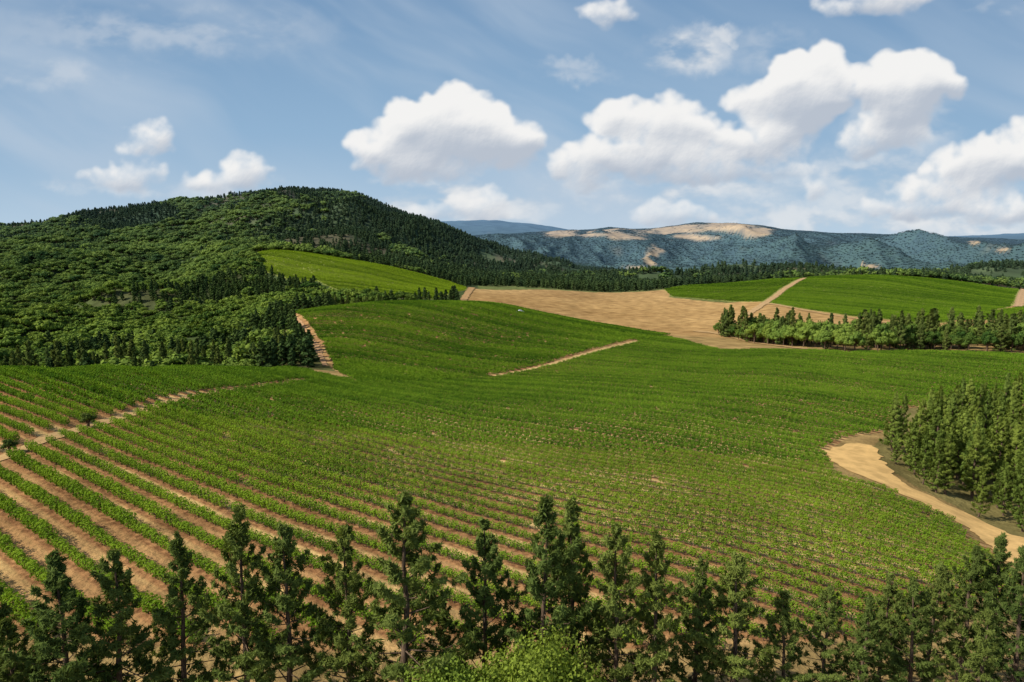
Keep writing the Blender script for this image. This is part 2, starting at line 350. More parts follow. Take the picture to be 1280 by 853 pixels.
# ------------------------------------------------------------------ roads
def road_mat(c):
    m,nt=newmat('packed_dirt')
    g=N(nt,'ShaderNodeNewGeometry')
    n1=N(nt,'ShaderNodeTexNoise',i_Scale=.35,i_Detail=5.0); L(nt,g.outputs[0],n1.inputs['Vector'])
    n2=N(nt,'ShaderNodeTexNoise',i_Scale=3.0,i_Detail=4.0); L(nt,g.outputs[0],n2.inputs['Vector'])
    at=N(nt,'ShaderNodeAttribute',attribute_name='across')
    rut=mapr(nt,math_(nt,'ABSOLUTE',math_(nt,'SUBTRACT',math_(nt,'ABSOLUTE',at.outputs['Fac']),.42)),.0,.2,1,0)
    cc=mix(nt,mapr(nt,n1.outputs['Fac'],.35,.65),tuple(x*.82 for x in c),tuple(min(1,x*1.1) for x in c))
    cc=mix(nt,mapr(nt,n2.outputs['Fac'],.45,.7,0,.3),cc,tuple(x*.65 for x in c))
    cc=mix(nt,math_(nt,'MULTIPLY',rut,.3),cc,tuple(min(1,x*1.25) for x in c))
    b=N(nt,'ShaderNodeBsdfDiffuse'); L(nt,cc,b.inputs[0])
    bp=N(nt,'ShaderNodeBump',i_Strength=.5,i_Distance=.1); L(nt,n2.outputs['Fac'],bp.inputs['Height']); L(nt,bp.outputs[0],b.inputs['Normal'])
    o=N(nt,'ShaderNodeOutputMaterial'); L(nt,b.outputs[0],o.inputs[0]); return m
for k,(pl,W) in RL.items():
    t=np.gradient(pl,axis=0); t/=np.linalg.norm(t,axis=1)[:,None]+1e-9; nn=np.c_[-t[:,1],t[:,0]]
    ac=np.linspace(-1,1,9); n=len(pl)
    ww=(W/2)[:,None]*(1+.5*(fbm(pl[:,0]/3,pl[:,1]/3,3)[:,None]-.5)*2*np.abs(ac)[None,:])
    XY=pl[:,None,:]+nn[:,None,:]*(ac[None,:]*ww)[...,None]
    Z=height(XY[...,0],XY[...,1]); Z=Z+(.03+XY[...,1]*.0007)
    V=np.concatenate([XY,Z[...,None]],-1).reshape(-1,3)
    idx=np.arange(n*9).reshape(n,9); Fq=np.stack([idx[:-1,:-1],idx[1:,:-1],idx[1:,1:],idx[:-1,1:]],-1).reshape(-1,4)
    me=bpy.data.meshes.new(k); me.from_pydata(V.tolist(),[],Fq.tolist()); me.shade_smooth()
    ra=me.attributes.new('across','FLOAT','POINT'); ra.data.foreach_set('value',np.tile(ac,n).astype(np.float32))
    me.materials.append(road_mat(ROADS[k][2]))
    o=bpy.data.objects.new(k,me); link(o); o['kind']='structure'; o['category']='dirt road'
    o['label']='pale packed dirt road beside vines' if k=='dirt_road' else 'narrow tan dirt track between vineyard blocks'
# ------------------------------------------------------------------ mesh builder
class MB:
    def __init__(s): s.V=[];s.F=[];s.T=[];s.M=[];s.n=0
    def add(s,V,Fc,tint,mat):
        V=np.asarray(V,float).reshape(-1,3); Fc=np.asarray(Fc,int).reshape(-1,3)
        s.V.append(V); s.F.append(Fc+s.n); s.T.append(np.broadcast_to(np.asarray(tint,float),(len(V),)).copy()); s.M.append(np.full(len(Fc),mat)); s.n+=len(V)
    def leaves(s,C,A,Lg,Wd,tint,mat,rng,nrm=None):
        n=len(C)
        if nrm is not None:
            nrm=nrm/(np.linalg.norm(nrm,axis=1)[:,None]+1e-9); A=A-nrm*(A*nrm).sum(1)[:,None]
        A=A/(np.linalg.norm(A,axis=1)[:,None]+1e-9)
        R=rng.normal(size=(n,3)) if nrm is None else nrm; B=np.cross(A,R); B/=np.linalg.norm(B,axis=1)[:,None]+1e-9
        Lg=np.broadcast_to(Lg,(n,))[:,None]; Wd=np.broadcast_to(Wd,(n,))[:,None]
        C=C-A*Lg*.5 if nrm is not None else C
        V=np.stack([C,C+A*Lg*.5+B*Wd*.5,C+A*Lg,C+A*Lg*.5-B*Wd*.5],1).reshape(-1,3)
        i=np.arange(n)[:,None]*4
        Fc=np.concatenate([i+[0,1,2],i+[0,2,3]],0)
        s.add(V,Fc,np.repeat(np.broadcast_to(tint,(n,)),4),mat)
    def tube(s,pts,rad,sides,mat,tint=.5):
        pts=np.asarray(pts,float); n=len(pts); V=[]
        for i in range(n):
            d=pts[min(i+1,n-1)]-pts[max(i-1,0)]; d/=np.linalg.norm(d)+1e-9
            r=np.array([1,0,0]) if abs(d[2])>.7 else np.array([0,0,1.]); u=np.cross(d,r);u/=np.linalg.norm(u);w=np.cross(d,u)
            for k in range(sides):
                a=2*math.pi*k/sides; V.append(pts[i]+rad[i]*(math.cos(a)*u+math.sin(a)*w))
        Fc=[]
        for i in range(n-1):
            for k in range(sides):
                a=i*sides+k;b=i*sides+(k+1)%sides;c=b+sides;d_=a+sides
                Fc+=[(a,b,c),(a,c,d_)]
        s.add(V,Fc,tint,mat)
    def mesh(s,name,mats):
        V=np.concatenate(s.V);Fc=np.concatenate(s.F);T=np.concatenate(s.T);M=np.concatenate(s.M)
        me=bpy.data.meshes.new(name); me.vertices.add(len(V)); me.vertices.foreach_set('co',V.astype(np.float32).ravel())
        me.loops.add(Fc.size); me.loops.foreach_set('vertex_index',Fc.astype(np.int32).ravel())
        me.polygons.add(len(Fc)); me.polygons.foreach_set('loop_start',(np.arange(len(Fc))*3).astype(np.int32))
        me.polygons.foreach_set('material_index',M.astype(np.int32)); me.update(calc_edges=True)
        a=me.attributes.new('tint','FLOAT','POINT'); a.data.foreach_set('value',T.astype(np.float32))
        for m in mats: me.materials.append(m)
        return me
def pine(seed,h=12.0,nb=92,tuft=1.0,needles=11,NL=.42,NW=.075,Rm=2.35,z0=2.2,trunkN=7,open_=True,radial=False,dead=14,cone=False):
    rng=np.random.default_rng(seed); tr=MB(); cr=MB()
    zz=np.linspace(0,h*.98,9); wob=np.cumsum(rng.normal(0,.06,(9,2)),0); wob[0]=0
    pts=np.c_[wob,zz]; rad=.19*(1-zz/h)**.8+.015; rad[0]*=1.35
    tr.tube(pts,rad,trunkN,0)
    C=[];A=[];T=[]
    lob=rng.uniform(0,6.28,3)
    if open_:
        for i in range(dead):
            z=rng.uniform(.8,z0+1.0); az=rng.uniform(0,6.28); ln=rng.uniform(.5,1.5)
            tr.tube([(0,0,z),(math.cos(az)*ln,math.sin(az)*ln,z-.1*ln)],[.02,.005],3,0)
    nwh=max(6,int(nb/5))
    for i in range(nb):
        wh=i//5 if open_ else 0
        t=(((wh+.5)/nwh)**.9+rng.normal(0,.012)) if open_ else ((i+rng.random())/nb)**.92
        t=min(max(t,0),.99); z=z0+(h-z0)*t; az=i*2*math.pi/5+wh*1.1+rng.normal(0,.28) if open_ else i*2.39996
        if cone: R=Rm*min(1,.80+t*1.2)*(1-t)**.85+.18
        else: R=Rm*min(1,.70+t*1.8)*(1-t)**.72+.15
        R*=1+.22*math.sin(az+lob[0]+z*.5)+.10*math.sin(z*2.3+lob[1])
        ln=R*rng.uniform(.5,1.2)
        if rng.random()<.08: ln*=1.2
        el=math.radians((2 if cone else -8)+48*t+rng.normal(0,9)); d=np.array([math.cos(az)*math.cos(el),math.sin(az)*math.cos(el),math.sin(el)])
        px=np.interp(z,zz,wob[:,0]);py=np.interp(z,zz,wob[:,1]); p0=np.array([px,py,z]); p1=p0+d*ln; pm=p0+d*ln*.5+np.array([0,0,-.07*ln]); p1=p1+np.array([0,0,.18*ln])
        tr.tube([p0,pm,p1],[.045*(1-t)+.012,.024*(1-t)+.008,.004],3,0)
        nt_=int((3+ln*8.5)*tuft)+1; s_=rng.uniform(.30 if cone else .25,1.0,nt_)**.7
        side=np.cross(d,[0,0,1.]); side/=np.linalg.norm(side)
        lat=rng.uniform(-1,1,nt_)*.38*ln*(1.2-s_)
        c=np.where((s_<.5)[:,None],p0+(pm-p0)*(s_*2)[:,None],pm+(p1-pm)*(s_*2-1)[:,None])+side*lat[:,None]+np.array([0,0,1])*rng.normal(0.03,.06,nt_)[:,None]
        bd=d[None,:]*.7+side*(np.sign(lat)*.5)[:,None]+np.array([0,0,.45])
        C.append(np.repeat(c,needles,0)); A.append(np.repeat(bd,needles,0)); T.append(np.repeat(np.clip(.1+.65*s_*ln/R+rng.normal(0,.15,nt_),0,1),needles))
    C=np.concatenate(C);A=np.concatenate(A);T=np.concatenate(T); n=len(C)
    C=C+rng.normal(0,.05,(n,3)); A=A*.75+rng.normal(0,.62,(n,3))
    k=.45 if radial else .8
    rr_=np.c_[C[:,0],C[:,1],np.zeros(n)]; rr_/=np.linalg.norm(rr_,axis=1)[:,None]+1e-6
    nr=rr_+np.array([0,0,.65])+rng.normal(0,k,(n,3))
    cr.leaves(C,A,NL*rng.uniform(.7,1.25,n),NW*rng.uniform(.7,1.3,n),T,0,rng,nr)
    return tr,cr
def merge(a,b):
    m=MB()
    for src,mi in ((a,0),(b,1)):
        V=np.concatenate(src.V);Fc=np.concatenate(src.F);T=np.concatenate(src.T); m.add(V,Fc,T,mi)
    return m
ico=np.array([(0,0,1),(.894,0,.447),(.276,.851,.447),(-.724,.526,.447),(-.724,-.526,.447),(.276,-.851,.447),(.724,.526,-.447),(-.276,.851,-.447),(-.894,0,-.447),(-.276,-.851,-.447),(.724,-.526,-.447),(0,0,-1)])
ifc=[(0,1,2),(0,2,3),(0,3,4),(0,4,5),(0,5,1),(1,6,2),(2,7,3),(3,8,4),(4,9,5),(5,10,1),(2,6,7),(3,7,8),(4,8,9),(5,9,10),(1,10,6),(11,7,6),(11,8,7),(11,9,8),(11,10,9),(11,6,10)]
def blob_tree(seed,h=8.0,R=3.6,clusters=26,leaves=60,LS=.5,zb=1.2,core=True):
    rng=np.random.default_rng(seed); tr=MB(); cr=MB()
    tr.tube([(0,0,0),(.1,.05,h*.25),(0.1,0,h*.55)],[.28,.2,.1],6,0)
    C=[];A=[];T=[];W=[]
    for i in range(clusters):
        u=rng.normal(size=3); u/=np.linalg.norm(u); u[2]=abs(u[2])*.9-.25*rng.random()
        rr=rng.uniform(.45,.85); cc=np.array([u[0]*R*rr,u[1]*R*rr,zb+(h-zb)*.42+u[2]*(h-zb)*.5*rr*1.1])
        tr.tube([(0.05,0,h*.25),(cc*.5+np.array([0,0,h*.18])),cc],[.09,.05,.015],3,0)
        cr_=R*rng.uniform(.28,.46)
        w=rng.normal(size=(leaves,3)); w/=np.linalg.norm(w,axis=1)[:,None]
        c=cc+w*cr_*rng.uniform(.6,1.05,(leaves,1))*np.array([1,1,.8])
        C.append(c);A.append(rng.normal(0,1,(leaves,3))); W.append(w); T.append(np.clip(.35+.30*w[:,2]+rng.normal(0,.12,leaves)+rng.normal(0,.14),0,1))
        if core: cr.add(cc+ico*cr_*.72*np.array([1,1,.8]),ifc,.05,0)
    C=np.concatenate(C);A=np.concatenate(A);T=np.concatenate(T);W=np.concatenate(W);n=len(C)
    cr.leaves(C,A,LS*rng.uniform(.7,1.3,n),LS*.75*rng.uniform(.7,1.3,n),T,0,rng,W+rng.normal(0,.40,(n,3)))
    return tr,cr
def vine(seed,n=310,LS=.15,ht=1.22,ln=2.1,hw=.40):
    rng=np.random.default_rng(seed); tr=MB(); cr=MB()
    tr.tube([(0,0,0),(.03,.02,.35),(-.02,0,.75)],[.045,.035,.03],5,0)
    tr.tube([(-.02,0,.72),(.45,.02,.80),(.85,0,.82)],[.028,.02,.012],4,0)
    tr.tube([(-.02,0,.72),(-.45,-.02,.80),(-.85,0,.82)],[.028,.02,.012],4,0)
    x=rng.uniform(-ln/2,ln/2,n)
    top=ht+.12*np.sin(x*3.1+rng.uniform(0,6))+.09*np.sin(x*7+rng.uniform(0,6))
    z=.34+(top-.34)*rng.beta(1.5,1.3,n); wy=hw*np.sqrt(np.clip(1-((z-.78)/.66)**2,.05,1))
    y=rng.uniform(-1,1,n)*wy+.04*np.sin(x*5+seed)
    C=np.c_[x,y,z]; A=rng.normal(size=(n,3))+np.array([0,0,-.3])
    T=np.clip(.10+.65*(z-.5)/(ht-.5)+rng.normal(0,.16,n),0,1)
    nr=np.c_[x*0,y/hw*1.1,(z-.8)*1.6+.3]+rng.normal(0,.55,(n,3))
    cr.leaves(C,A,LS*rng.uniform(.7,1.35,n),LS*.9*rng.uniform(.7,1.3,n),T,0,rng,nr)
    for k in range(4):
        p=np.array([rng.uniform(-ln/2,ln/2),rng.uniform(-.2,.2),ht-.15]); q=p+np.array([rng.normal(0,.2),rng.normal(0,.2),rng.uniform(.1,.28)])
        m=5; tt=np.linspace(0,1,m)[:,None]; cr.leaves(p+(q-p)*tt,rng.normal(size=(m,3)),LS*.85,LS*.7,.8,0,rng)
    return tr,cr
# ------------------------------------------------------------------ geometry-node scatter for "stuff"
def scatter(name,pts,rotz,scl,protos,label,cat):
    coll=bpy.data.collections.new(name+'_kit')
    for o in protos: coll.objects.link(o)
    n=len(pts)
    me=bpy.data.meshes.new(name); me.vertices.add(n); me.vertices.foreach_set('co',np.asarray(pts,np.float32).ravel())
    r=np.zeros((n,3),np.float32); r[:,2]=rotz
    a=me.attributes.new('rot','FLOAT_VECTOR','POINT'); a.data.foreach_set('vector',r.ravel())
    a=me.attributes.new('scl','FLOAT_VECTOR','POINT'); a.data.foreach_set('vector',np.asarray(scl,np.float32).ravel())
    a=me.attributes.new('pick','INT','POINT'); a.data.foreach_set('value',RNG.integers(0,len(protos),n).astype(np.int32))
    o=bpy.data.objects.new(name,me); link(o)
    ng=bpy.data.node_groups.new(name+'_scatter','GeometryNodeTree')
    ng.interface.new_socket('Geometry',in_out='INPUT',socket_type='NodeSocketGeometry'); ng.interface.new_socket('Geometry',in_out='OUTPUT',socket_type='NodeSocketGeometry')
    gi=ng.nodes.new('NodeGroupInput');go=ng.nodes.new('NodeGroupOutput')
    ci=ng.nodes.new('GeometryNodeCollectionInfo'); ci.inputs['Collection'].default_value=coll; ci.inputs['Separate Children'].default_value=True; ci.inputs['Reset Children'].default_value=True
    ip=ng.nodes.new('GeometryNodeInstanceOnPoints'); ip.inputs['Pick Instance'].default_value=True
    def na(nm,t):
        q=ng.nodes.new('GeometryNodeInputNamedAttribute'); q.data_type=t; q.inputs['Name'].default_value=nm; return q.outputs['Attribute']
    er=ng.nodes.new('FunctionNodeEulerToRotation')
    ng.links.new(gi.outputs[0],ip.inputs['Points']); ng.links.new(ci.outputs[0],ip.inputs['Instance'])
    ng.links.new(na('rot','FLOAT_VECTOR'),er.inputs[0]); ng.links.new(er.outputs[0],ip.inputs['Rotation'])
    ng.links.new(na('scl','FLOAT_VECTOR'),ip.inputs['Scale']); ng.links.new(na('pick','INT'),ip.inputs['Instance Index'])
    ng.links.new(ip.outputs[0],go.inputs[0])
    md=o.modifiers.new('scatter','NODES'); md.node_group=ng
    o['kind']='stuff'; o['label']=label; o['category']=cat
    return o
# ------------------------------------------------------------------ vines
vn=[vine(100+i) for i in range(5)]
vn_tr=[t.mesh('vine_trunk',[M_vbark]) for t,c in vn]; vn_cr=[c.mesh('vine_foliage',[M_vine]) for t,c in vn]
vn_pr=[bpy.data.objects.new('grape_vine_kit',merge(t,c).mesh('grape_vine',[M_vbark,M_vine])) for t,c in vn]
vm=[vine(150+i,n=130,LS=.25,ht=1.2,ln=2.1,hw=.37) for i in range(4)]
vm_pr=[bpy.data.objects.new('mid_vine_kit',merge(t,c).mesh('mid_vine',[M_vbark,M_vinem])) for t,c in vm]
vf=[vine(200+i,n=85,LS=.36,ht=1.35,ln=2.3,hw=.42) for i in range(4)]
def fk(nm,mat): return [bpy.data.objects.new(nm+'_kit',merge(t,c).mesh(nm,[M_vbark,mat])) for t,c in vf]
def rows(poly,rd,sp,step,jit=.04,miss=.02,phase=0.0,buf=1.0,vv=.13):
    rd=np.array(rd,float); rd/=np.linalg.norm(rd); rn=np.array([rd[1],-rd[0]])
    c=poly@rn; d=poly@rd
    k=np.arange(math.floor(c.min()/sp),math.ceil(c.max()/sp)+1); s=np.arange(d.min(),d.max(),step)
    K,S=np.meshgrid(k,s,indexing='ij'); S=S+RNG.uniform(0,step,len(k))[:,None]
    off=(K+.0)*sp+phase; vig=RNG.uniform(1-vv,1+vv,len(k))[:,None]*np.ones_like(S)
    X=rn[0]*off+rd[0]*S; Y=rn[1]*off+rd[1]*S
    X=X.ravel();Y=Y.ravel();vig=vig.ravel()
    def sel(ok):
        nonlocal X,Y,vig
        X=X[ok];Y=Y[ok];vig=vig[ok]
    sel((Y>20)&(np.abs(X/np.maximum(Y,1))<1.0)); sel(pip(X,Y,poly))
    for kk,(pl,W) in RL.items():
        if len(X)==0: break
        dd=pdist(X,Y,pl[::max(1,len(pl)//40)]); sel(dd>W.max()*.5+buf)
    sel(RNG.random(len(X))>miss)
    X=X+RNG.normal(0,jit,len(X));Y=Y+RNG.normal(0,jit,len(Y))
    return X,Y,math.atan2(rd[1],rd[0]),vig
Xv,Yv,rz,vg=rows(V1,RD,SP,1.55,miss=.006,buf=.6,vv=.11,jit=.025)
Zv=height(Xv,Yv)
# leaner, lower canopy on the middle and right part of the slope
low=1-.20*sst(Xv/Yv,-.35,-.05)*(1-sst(Yv,140,200))
def inview(X,Y,Z,m=0.0):
    dy=Y*math.cos(TH)-(Z-CZ)*math.sin(TH); dz=Y*math.sin(TH)+(Z-CZ)*math.cos(TH)
    u=640+F*X/dy; v=426.5-F*dz/dy
    return (u>-m)&(u<1280+m)&(v<853+m)&(v>-m),u,v
iv,uu_,vv_=inview(Xv,Yv,Zv,-6)
iv&=(vv_<760)
dist=np.where(iv,Xv**2+Yv**2+(CZ-Zv)**2,1e12)
order=np.argsort(dist); first=order[:300]
mask=np.ones(len(Xv),bool); mask[first]=False
def sc_rand(n,lo=.9,hi=1.18,zlo=.92,zhi=1.1):
    return np.c_[RNG.uniform(.97,1.08,n),RNG.uniform(lo,hi,n),RNG.uniform(zlo,zhi,n)]
S3=sc_rand(300); S3[:,1:]*=low[first][:,None]
for q,i in enumerate(first):
    k=q%5
    e=bpy.data.objects.new('grape_vine',None); e.empty_display_size=.5; e.location=(Xv[i],Yv[i],Zv[i]-.03); e.rotation_euler=(0,0,rz+(math.pi if q%2 else 0)); e.scale=S3[q]
    link(e); e['label']='leafy green grapevine in a trellised vineyard row on reddish soil'; e['category']='vine'; e['group']='grapevines in vineyard rows'
    link(bpy.data.objects.new('trunk',vn_tr[k]),e); link(bpy.data.objects.new('foliage',vn_cr[k]),e)
nr=mask&(Yv<115); nm_=mask&(Yv>=115)
def vs(m): 
    s=sc_rand(m.sum()); s[:,1:]*=(vg*low)[m][:,None]; s[:,1]*=1+.25*sst(Yv[m],180,250); s[:,1:]*=(1+.20*sst(-Xv[m]/Yv[m],.1,.4))[:,None]; return s
scatter('grape_vines',np.c_[Xv,Yv,Zv-.03][nr],rz+np.pi*RNG.integers(0,2,nr.sum()),vs(nr),vn_pr,'long parallel rows of leafy green grapevines on reddish soil','vines')
scatter('grape_vines.001',np.c_[Xv,Yv,Zv-.03][nm_],rz+np.pi*RNG.integers(0,2,nm_.sum()),vs(nm_),vm_pr,'continuous green rows of grapevines across the valley','vines')
cnt={'V1':len(Xv)}
def far_block(name,specs,protos,label):
    P_=[];R_=[];S_=[]
    for nm,poly,rd,sp,st in specs:
        X,Y,r,vg_=rows(poly,rd,sp,st,buf=2.0,vv=.2); cnt[nm]=len(X)
        S=sc_rand(len(X))*np.array([1.1,1.2,1.1]); S[:,1:]*=vg_[:,None]
        P_.append(np.c_[X,Y,height(X,Y)-.05]); R_.append(r+np.pi*RNG.integers(0,2,len(X))); S_.append(S)
    scatter(name,np.concatenate(P_),np.concatenate(R_),np.concatenate(S_),protos,label,'vines')
far_block('grape_vines.002',[('V2',V2,RD,SP,2.0)],fk('knoll_vine',M_vinef),'green vineyard block covering a rounded knoll')
far_block('grape_vines.003',[('V3',V3,(-1.6,1),3.6,2.2)],fk('hillside_vine',M_vine3),'bright lime green vineyard on the wooded hillside')
far_block('grape_vines.004',[('V4',V4,(1.2,1),3.8,2.3),('V5',V5,(-.9,1),4.2,2.3),('V6',V6,(-.9,1),4.2,2.3)],fk('upland_vine',M_vineg),'distant green vineyard blocks planted across rolling hills')
print('VINES',cnt)
# ------------------------------------------------------------------ pines: individuals
pv=[pine(10+i,Rm=[3.35,2.9,3.6,3.1,3.4][i],nb=[72,66,78,70,74][i],needles=11,tuft=.92,NL=.40,z0=[1.7,2.3,1.5,2.0,1.7][i],cone=True) for i in range(5)]
p_tr=[t.mesh('pine_trunk',[M_bark]) for t,c in pv]; p_cr=[c.mesh('pine_crown',[M_pine]) for t,c in pv]
gv=[pine(20+i,Rm=[2.4,2.1,2.7,2.2,2.5][i],nb=76,needles=9,NL=.5,NW=.12,z0=1.1,dead=0,cone=True,radial=True) for i in range(4)]
g_tr=[t.mesh('grove_pine_trunk',[M_bark]) for t,c in gv]; g_cr=[c.mesh('grove_pine_crown',[M_grove]) for t,c in gv]
pm=[pine(30+i,nb=74,tuft=.6,needles=7,NL=.8,NW=.26,Rm=[2.6,2.3,2.9,2.5,2.7][i],trunkN=5,z0=.7,radial=True,dead=0) for i in range(5)]
pm_m=[merge(t,c).mesh('pine_tree',[M_bark,M_belt]) for t,c in pm]
def put_pine(X,Y,h,wf=1.0,parts=True,k=None,label='dark green pine tree',group='pine trees',zoff=-.15,grove=False):
    k=random.randrange(4) if k is None else k
    Z=float(height(X,Y))+zoff; s=h/12.0
    if parts:
        e=bpy.data.objects.new('pine_tree',None); e.empty_display_size=1
    else: e=bpy.data.objects.new('pine_tree',pm_m[k])
    e.location=(X,Y,Z); e.rotation_euler=(random.gauss(0,.025),random.gauss(0,.025),random.uniform(0,6.28)); e.scale=(s*wf,s*wf,s)
    link(e); e['label']=label; e['category']='tree'; e['group']=group
    if parts:
        link(bpy.data.objects.new('trunk',(g_tr if grove else p_tr)[k]),e); link(bpy.data.objects.new('crown',(g_cr if grove else p_cr)[k]),e)
fg=[(8,780,31,1.0),(66,702,31,1.1),(138,690,33,1.05),(215,676,34,.95),(287,650,33,.9),(352,658,34,1.0),(430,668,34,.92),(488,628,32,1.1),(552,745,36,.8),(612,658,34,.92),(674,630,33,.88),(716,634,35,.9),(770,660,33,.88),(826,672,33,.92),(872,706,35,.85),(926,700,34,.95),(985,745,35,.85),(1040,735,36,.88),(1078,748,35,.85),(1112,722,38,.85),(1150,730,36,.85),(1172,705,40,.85),(1216,688,42,.9),(1252,672,43,.9),(1284,692,38,.85),(1310,680,45,.9),(-40,690,32,1.1),(1235,765,33,.8)]
for q,(u,v,Y,wf) in enumerate(fg):
    X=float(aof(u,v))*Y; zt_=CZ+float(slope(v))*Y; h=zt_-float(height(X,Y))+.15
    h=max(h,5.0)
    put_pine(X,Y,h,wf*min(1.2,12/h) if h<12 else wf,k=q*2%5,label='tall dark pine with open conical crown at vineyard edge',group='pines along the vineyard edge')
def poly_pts(poly,cell,jit=.45,maxn=999):
    x0,y0=poly.min(0);x1,y1=poly.max(0)
    xs=np.arange(x0,x1,cell);ys=np.arange(y0,y1,cell); X,Y=np.meshgrid(xs,ys); X=X.ravel()+RNG.uniform(-jit,jit,X.size)*cell;Y=Y.ravel()+RNG.uniform(-jit,jit,Y.size)*cell
    ok=pip(X,Y,poly); X=X[ok];Y=Y[ok]
    iv,u,v=inview(X,Y,height(X,Y)+12,40); X=X[iv];Y=Y[iv]
    p=RNG.permutation(len(X))[:maxn]; return X[p],Y[p]
GR=P([(1112,582),(1130,604),(1190,634),(1290,680),(1400,730),(1480,560),(1290,530),(1190,530),(1116,555)])
X,Y=poly_pts(GR,4.1,maxn=112); print('GROVE',len(X))
for x,y in zip(X,Y):
    dr_=min(pdist(np.array([x]),np.array([y]),RL['dirt_road'][0]))
    if dr_<3.9: continue
    hh=random.choice((random.uniform(7,11),random.uniform(11,16),random.uniform(9,14)))*(.72+.28*min(1,(dr_-3.9)/9))
    put_pine(x,y,hh,random.uniform(.85,1.15),label='sunlit green pine in a dense grove beside dirt road',group='pines in the grove by the dirt road',grove=True)
MG=P([(896,417),(935,429),(1050,440),(1300,441),(1440,440),(1440,400,0),(1200,400,0),(1060,390,0),(960,395,0),(898,410,0)])
X,Y=poly_pts(MG,5.2,maxn=300); print('MIDGROVE',len(X))
ML=P([(898,416),(925,426),(985,434),(985,400,0),(930,415,0),(900,420,0)]); X2,Y2=poly_pts(ML,4.6,maxn=45); X=np.r_[X,X2];Y=np.r_[Y,Y2]
kk=0
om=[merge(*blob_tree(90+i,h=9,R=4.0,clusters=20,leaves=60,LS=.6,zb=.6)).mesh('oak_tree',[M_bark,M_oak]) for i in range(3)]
pp=RNG.permutation(len(X))
for x,y in zip(X[pp],Y[pp]):
    if random.random()<.5 or kk>=105:
        o=bpy.data.objects.new('oak_tree',om[random.randrange(3)]); s=random.uniform(.8,1.5); o.location=(x,y,float(height(x,y))-.2); o.rotation_euler=(0,0,random.uniform(0,6)); o.scale=(s,s,s*random.uniform(.9,1.25)); link(o)
        o['label']='rounded green oak among conifers below vineyard slope'; o['category']='tree'; o['group']='trees in the hillside grove'
    else:
        kk+=1; put_pine(x,y,random.uniform(10,20),random.uniform(.75,1.3),False,label='dark conifer in a windbreak grove below hillside vineyard',group='trees in the hillside grove')
LB=P([(-60,225,0),(120,240,0),(250,258,0),(350,290,0),(362,330,0),(300,330,0),(150,290,0),(-60,275,0)])
X,Y=poly_pts(LB,9.0,maxn=50)
for x,y in zip(X,Y): put_pine(x,y,random.uniform(12,19),random.uniform(.7,1.0),False,label='dark conifer at the foot of the wooded slope',group='trees at the foot of the wooded slope')
VR=P([(372,505,0),(440,510,0),(505,520,0),(505,545,0),(440,560,0),(365,560,0)])
X,Y=poly_pts(VR,8.0,maxn=20)
for x,y in zip(X,Y): put_pine(x,y,random.uniform(9,13),random.uniform(.8,1.0),False,label='dark conifer in a windbreak row between vineyards',group='windbreak conifers')
t,c=blob_tree(77,h=8.2,R=3.9,clusters=46,leaves=420,LS=.17,zb=2,core=False)
bt=t.mesh('broadleaf_trunk',[M_bark]); bc=c.mesh('broadleaf_crown',[M_light])
def broad(X,Y,h,w,label,rz_=0.0):
    e=bpy.data.objects.new('broadleaf_tree',None); e.location=(X,Y,float(height(X,Y))-.1); e.scale=(w,w*.9,h/8.2); e.rotation_euler=(0,0,rz_); link(e)
    e['label']=label; e['category']='tree'; e['group']='broadleaf trees below the pines'; link(bpy.data.objects.new('trunk',bt),e); link(bpy.data.objects.new('crown',bc),e)
broad(1.0,28.5,9.6,.95,'bright green leafy tree among dark pines',.6)
broad(-2.2,28.2,8.8,.85,'bright green leafy tree among dark pines',2.5)
st,sc_=blob_tree(78,h=2.6,R=1.3,clusters=16,leaves=160,LS=.13,zb=.1); shm=merge(st,sc_).mesh('shrub',[M_bark,M_pine])
for u,v,s in ((110,534,1.0),(12,566,.8)):
    x,y=ray(u,v); e=bpy.data.objects.new('shrub',shm); e.location=(x,y,float(height(x,y))-.05); e.scale=(s,s,s); link(e); e['label']='round dark green shrub beside vineyard track'; e['category']='shrub'
# ------------------------------------------------------------------ forest stuff
cf=[bpy.data.objects.new('forest_conifer',merge(*pine(50+i,nb=30,tuft=.42,needles=4,NL=1.5,NW=.9,Rm=2.9,z0=.6,trunkN=4,open_=False,radial=True)).mesh('forest_conifer',[M_bark,M_conf])) for i in range(4)]
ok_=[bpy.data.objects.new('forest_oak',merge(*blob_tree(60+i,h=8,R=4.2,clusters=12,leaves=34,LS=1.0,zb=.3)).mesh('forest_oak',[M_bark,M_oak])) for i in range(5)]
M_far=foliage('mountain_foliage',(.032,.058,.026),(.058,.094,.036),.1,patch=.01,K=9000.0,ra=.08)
fo_=[bpy.data.objects.new('mountain_oak',merge(*blob_tree(160+i,h=8,R=4.2,clusters=6,leaves=8,LS=1.8,zb=.3)).mesh('mountain_oak',[M_bark,M_far])) for i in range(3)]
def grid_pts(y0,y1,cell):
    xs=np.arange(-y1,y1,cell);ys=np.arange(y0,y1,cell); X,Y=np.meshgrid(xs,ys); X=X.ravel();Y=Y.ravel()
    ok=np.abs(X/Y)<.82; X=X[ok];Y=Y[ok]; X=X+RNG.uniform(-.48,.48,X.size)*cell;Y=Y+RNG.uniform(-.48,.48,Y.size)*cell; return X,Y
Agr=np.linspace(-.9,.9,700); Ygr=np.exp(np.linspace(math.log(100),math.log(9000),700))
AA,YY=np.meshgrid(Agr,Ygr,indexing='ij'); SS=(height(AA*YY,YY)-CZ)/YY; HM=np.maximum.accumulate(SS,axis=1)
